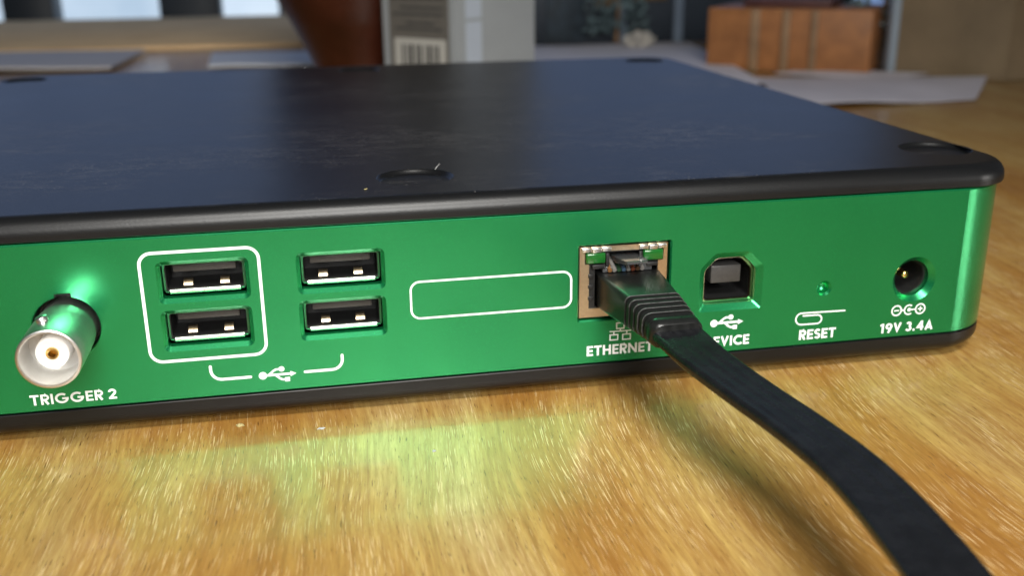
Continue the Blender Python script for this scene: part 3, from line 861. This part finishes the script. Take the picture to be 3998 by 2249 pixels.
sheet("paper_sheet", [(-310, 590), (-172, 570), (-165, 690), (-330, 715)], 3.0, 0.5, 12, new_mat("dull_grey_paper", (0.55, 0.52, 0.51), 0.75, var=0.06, vscale=0.03), "grey paper at far left behind the device", 1.5)
bm = bmesh.new(); bmesh.ops.create_icosphere(bm, subdivisions=4, radius=1)
rnd = random.Random(4)
for vv in bm.verts:
    d = 1 + 0.55 * mnoise.noise(vv.co * 2.2) + 0.25 * mnoise.noise(vv.co * 5.5)
    vv.co = Vector((vv.co.x * 11 * d, vv.co.y * 9 * d, max(-4.5, vv.co.z * 6 * d)))
m = MB(); bm.verts.index_update(); m.add([v.co[:] for v in bm.verts], [[v.index for v in f.verts] for f in bm.faces]); bm.free()
tag(m.build("crumpled_tissue", M["tissue"], loc=(212, 615, 7.2), smooth=30), "crumpled cream tissue on the papers right of the carton", "tissue")

cbx = MB()
fp = [(317, 428), (356, 372), (640, 455), (600, 540)]
cbx.loft([[(x, y, 0.3) for x, y in fp], [(x, y, 260) for x, y in fp]])
cd = empty("cardboard_box", (380, 430, 0))
tag(cd, "tall brown cardboard box at the far right behind the papers", "box")
cbx.build("box_body", M["cardboard"], cd, smooth=0)
MB().box(312.5, 317.5, 425, 431, 0.3, 260, 0.5).build("edge_strip", M["frame"], cd)

# window behind the table
wn = empty("window", (100, 1180, -300))
tag(wn, "daylight window with painted frame beyond the far edge of the table", "window")
MB().box(-1100, -70, 1190, 1194, -60, 62).build("window_pane", M["ground_view"], wn)
MB().box(-1100, -70, 1190, 1194, 74, 760).build("window_pane", M["sky"], wn)
MB().box(-1100, -70, 1180, 1200, 62, 74, 2).build("window_rail", M["frame"], wn)
MB().box(-40, 760, 1190, 1194, -60, 760).build("window_pane", M["sky"], wn)
m = MB(); m.box(-70, -40, 1175, 1200, -60, 770, 2)
m.build("window_post", M["frame"], wn)
for x0, x1, z0, z1 in ((-1130, 790, -90, -60), (-1130, 790, 760, 800)):
    MB().box(x0, x1, 1170, 1205, z0, z1, 2).build("window_rail", M["frame"], wn)
# dark things standing outside the glass line, on the floor-level ledge behind the table
def dark_block(x0, x1, z1, label, mat="darkbin", cat="box", y0=1110, y1=1160):
    b = MB().box(x0, x1, y0, y1, -300, z1, 3)
    tag(b.build("storage_box", M[mat], smooth=40), label, cat)
dark_block(-372, -317, 60, "dark box at the far left before the window")
dark_block(-203, -135, 60, "dark box before the window left of the vase")
bd = MB().box(-700, -30, 715, 1085, 0.2, 4, 1)
tag(bd.build("board", new_mat("matte_beige_board", (0.92, 0.64, 0.36), 0.9, spec=0.0, var=0.12, vscale=0.02)), "matte beige board lying at the back left of the table before the window", "board")  # added slab, coloured as the window-lit far end of the table
sbe = empty("storage_box", (277, 690, 0))
tag(sbe, "long dark slate box standing behind the papers and the crate", "box")
MB().box(135, 420, 668, 720, 0.3, 75, 1.5).build("box_body", M["darkbin"], sbe)
strip = new_mat("pale_blue_grey_paint", (0.17, 0.22, 0.29), 0.5, var=0.1, vscale=0.05)
for x0, x1 in ((212, 217), (258, 266), (400, 408)):
    MB().box(x0, x1, 664, 667.9, 0.3, 75, 0.6).build("edge_strip", strip, sbe)
for x0, x1, z0, z1, c in ((190, 208, 30, 74, (0.16, 0.10, 0.05)), (222, 252, 34, 74, (0.14, 0.095, 0.05)), (150, 182, 4, 70, (0.03, 0.045, 0.06))):
    MB().box(x0, x1, 665.5, 667.9, z0, z1, 0.5).build("front_panel", new_mat("muted_panel", c, 0.6, var=0.5, vscale=0.12), sbe)
ledge = MB().box(-1200, 1250, 1100, 1300, -320, -300, 1)
tag(ledge.build("floor_ledge", M["darkbin"]), "dark ledge beyond the table under the window", "ledge")
# loose foliage sprigs in front of the slate box
rnd = random.Random(12)
def sprig(cx, cy, label, n=240):
    m = MB()
    for _ in range(n):
        x, y, z = cx + rnd.uniform(-26, 26), cy + rnd.gauss(0, 3), rnd.uniform(8, 70)
        a, b_ = rnd.uniform(0, 6.28), rnd.uniform(-1, 1); s_ = rnd.uniform(2, 5)
        u = Vector((math.cos(a), 0.3 * b_, math.sin(a))).normalized() * s_; w = Vector((-math.sin(a), 0.6, math.cos(a))).normalized() * s_ * 0.4
        c = Vector((x, y, z))
        m.add([c - u, c + w, c + u, c - w], [(0, 1, 2, 3)])
    e = empty("house_plant", (cx, cy, 0)); tag(e, label, "plant")
    m.build("leaves", M["leaf"], e, smooth=0)
    st = MB(); tube(st, [(cx, cy, 2.5), (cx + 1, cy, 30), (cx - 2, cy, 62)], [2, 1.5, 0.8], 8); st.build("stem", M["cratebatten"], e)
sprig(205, 652, "grey-green leafy plant between the carton and the crate")
sprig(322, 452, "grey-green leafy plant between the crate and the cardboard box")

# all that stands on the table comes down to its surface
for o in list(col.objects):
    if o.parent is None and o.type in ('MESH', 'EMPTY') and o.name.split('.')[0] not in ("electronic_device", "ethernet_cable", "lint_fibre", "dust_flake", "window", "floor_ledge"):
        o.location.z += TABLE_Z * MM
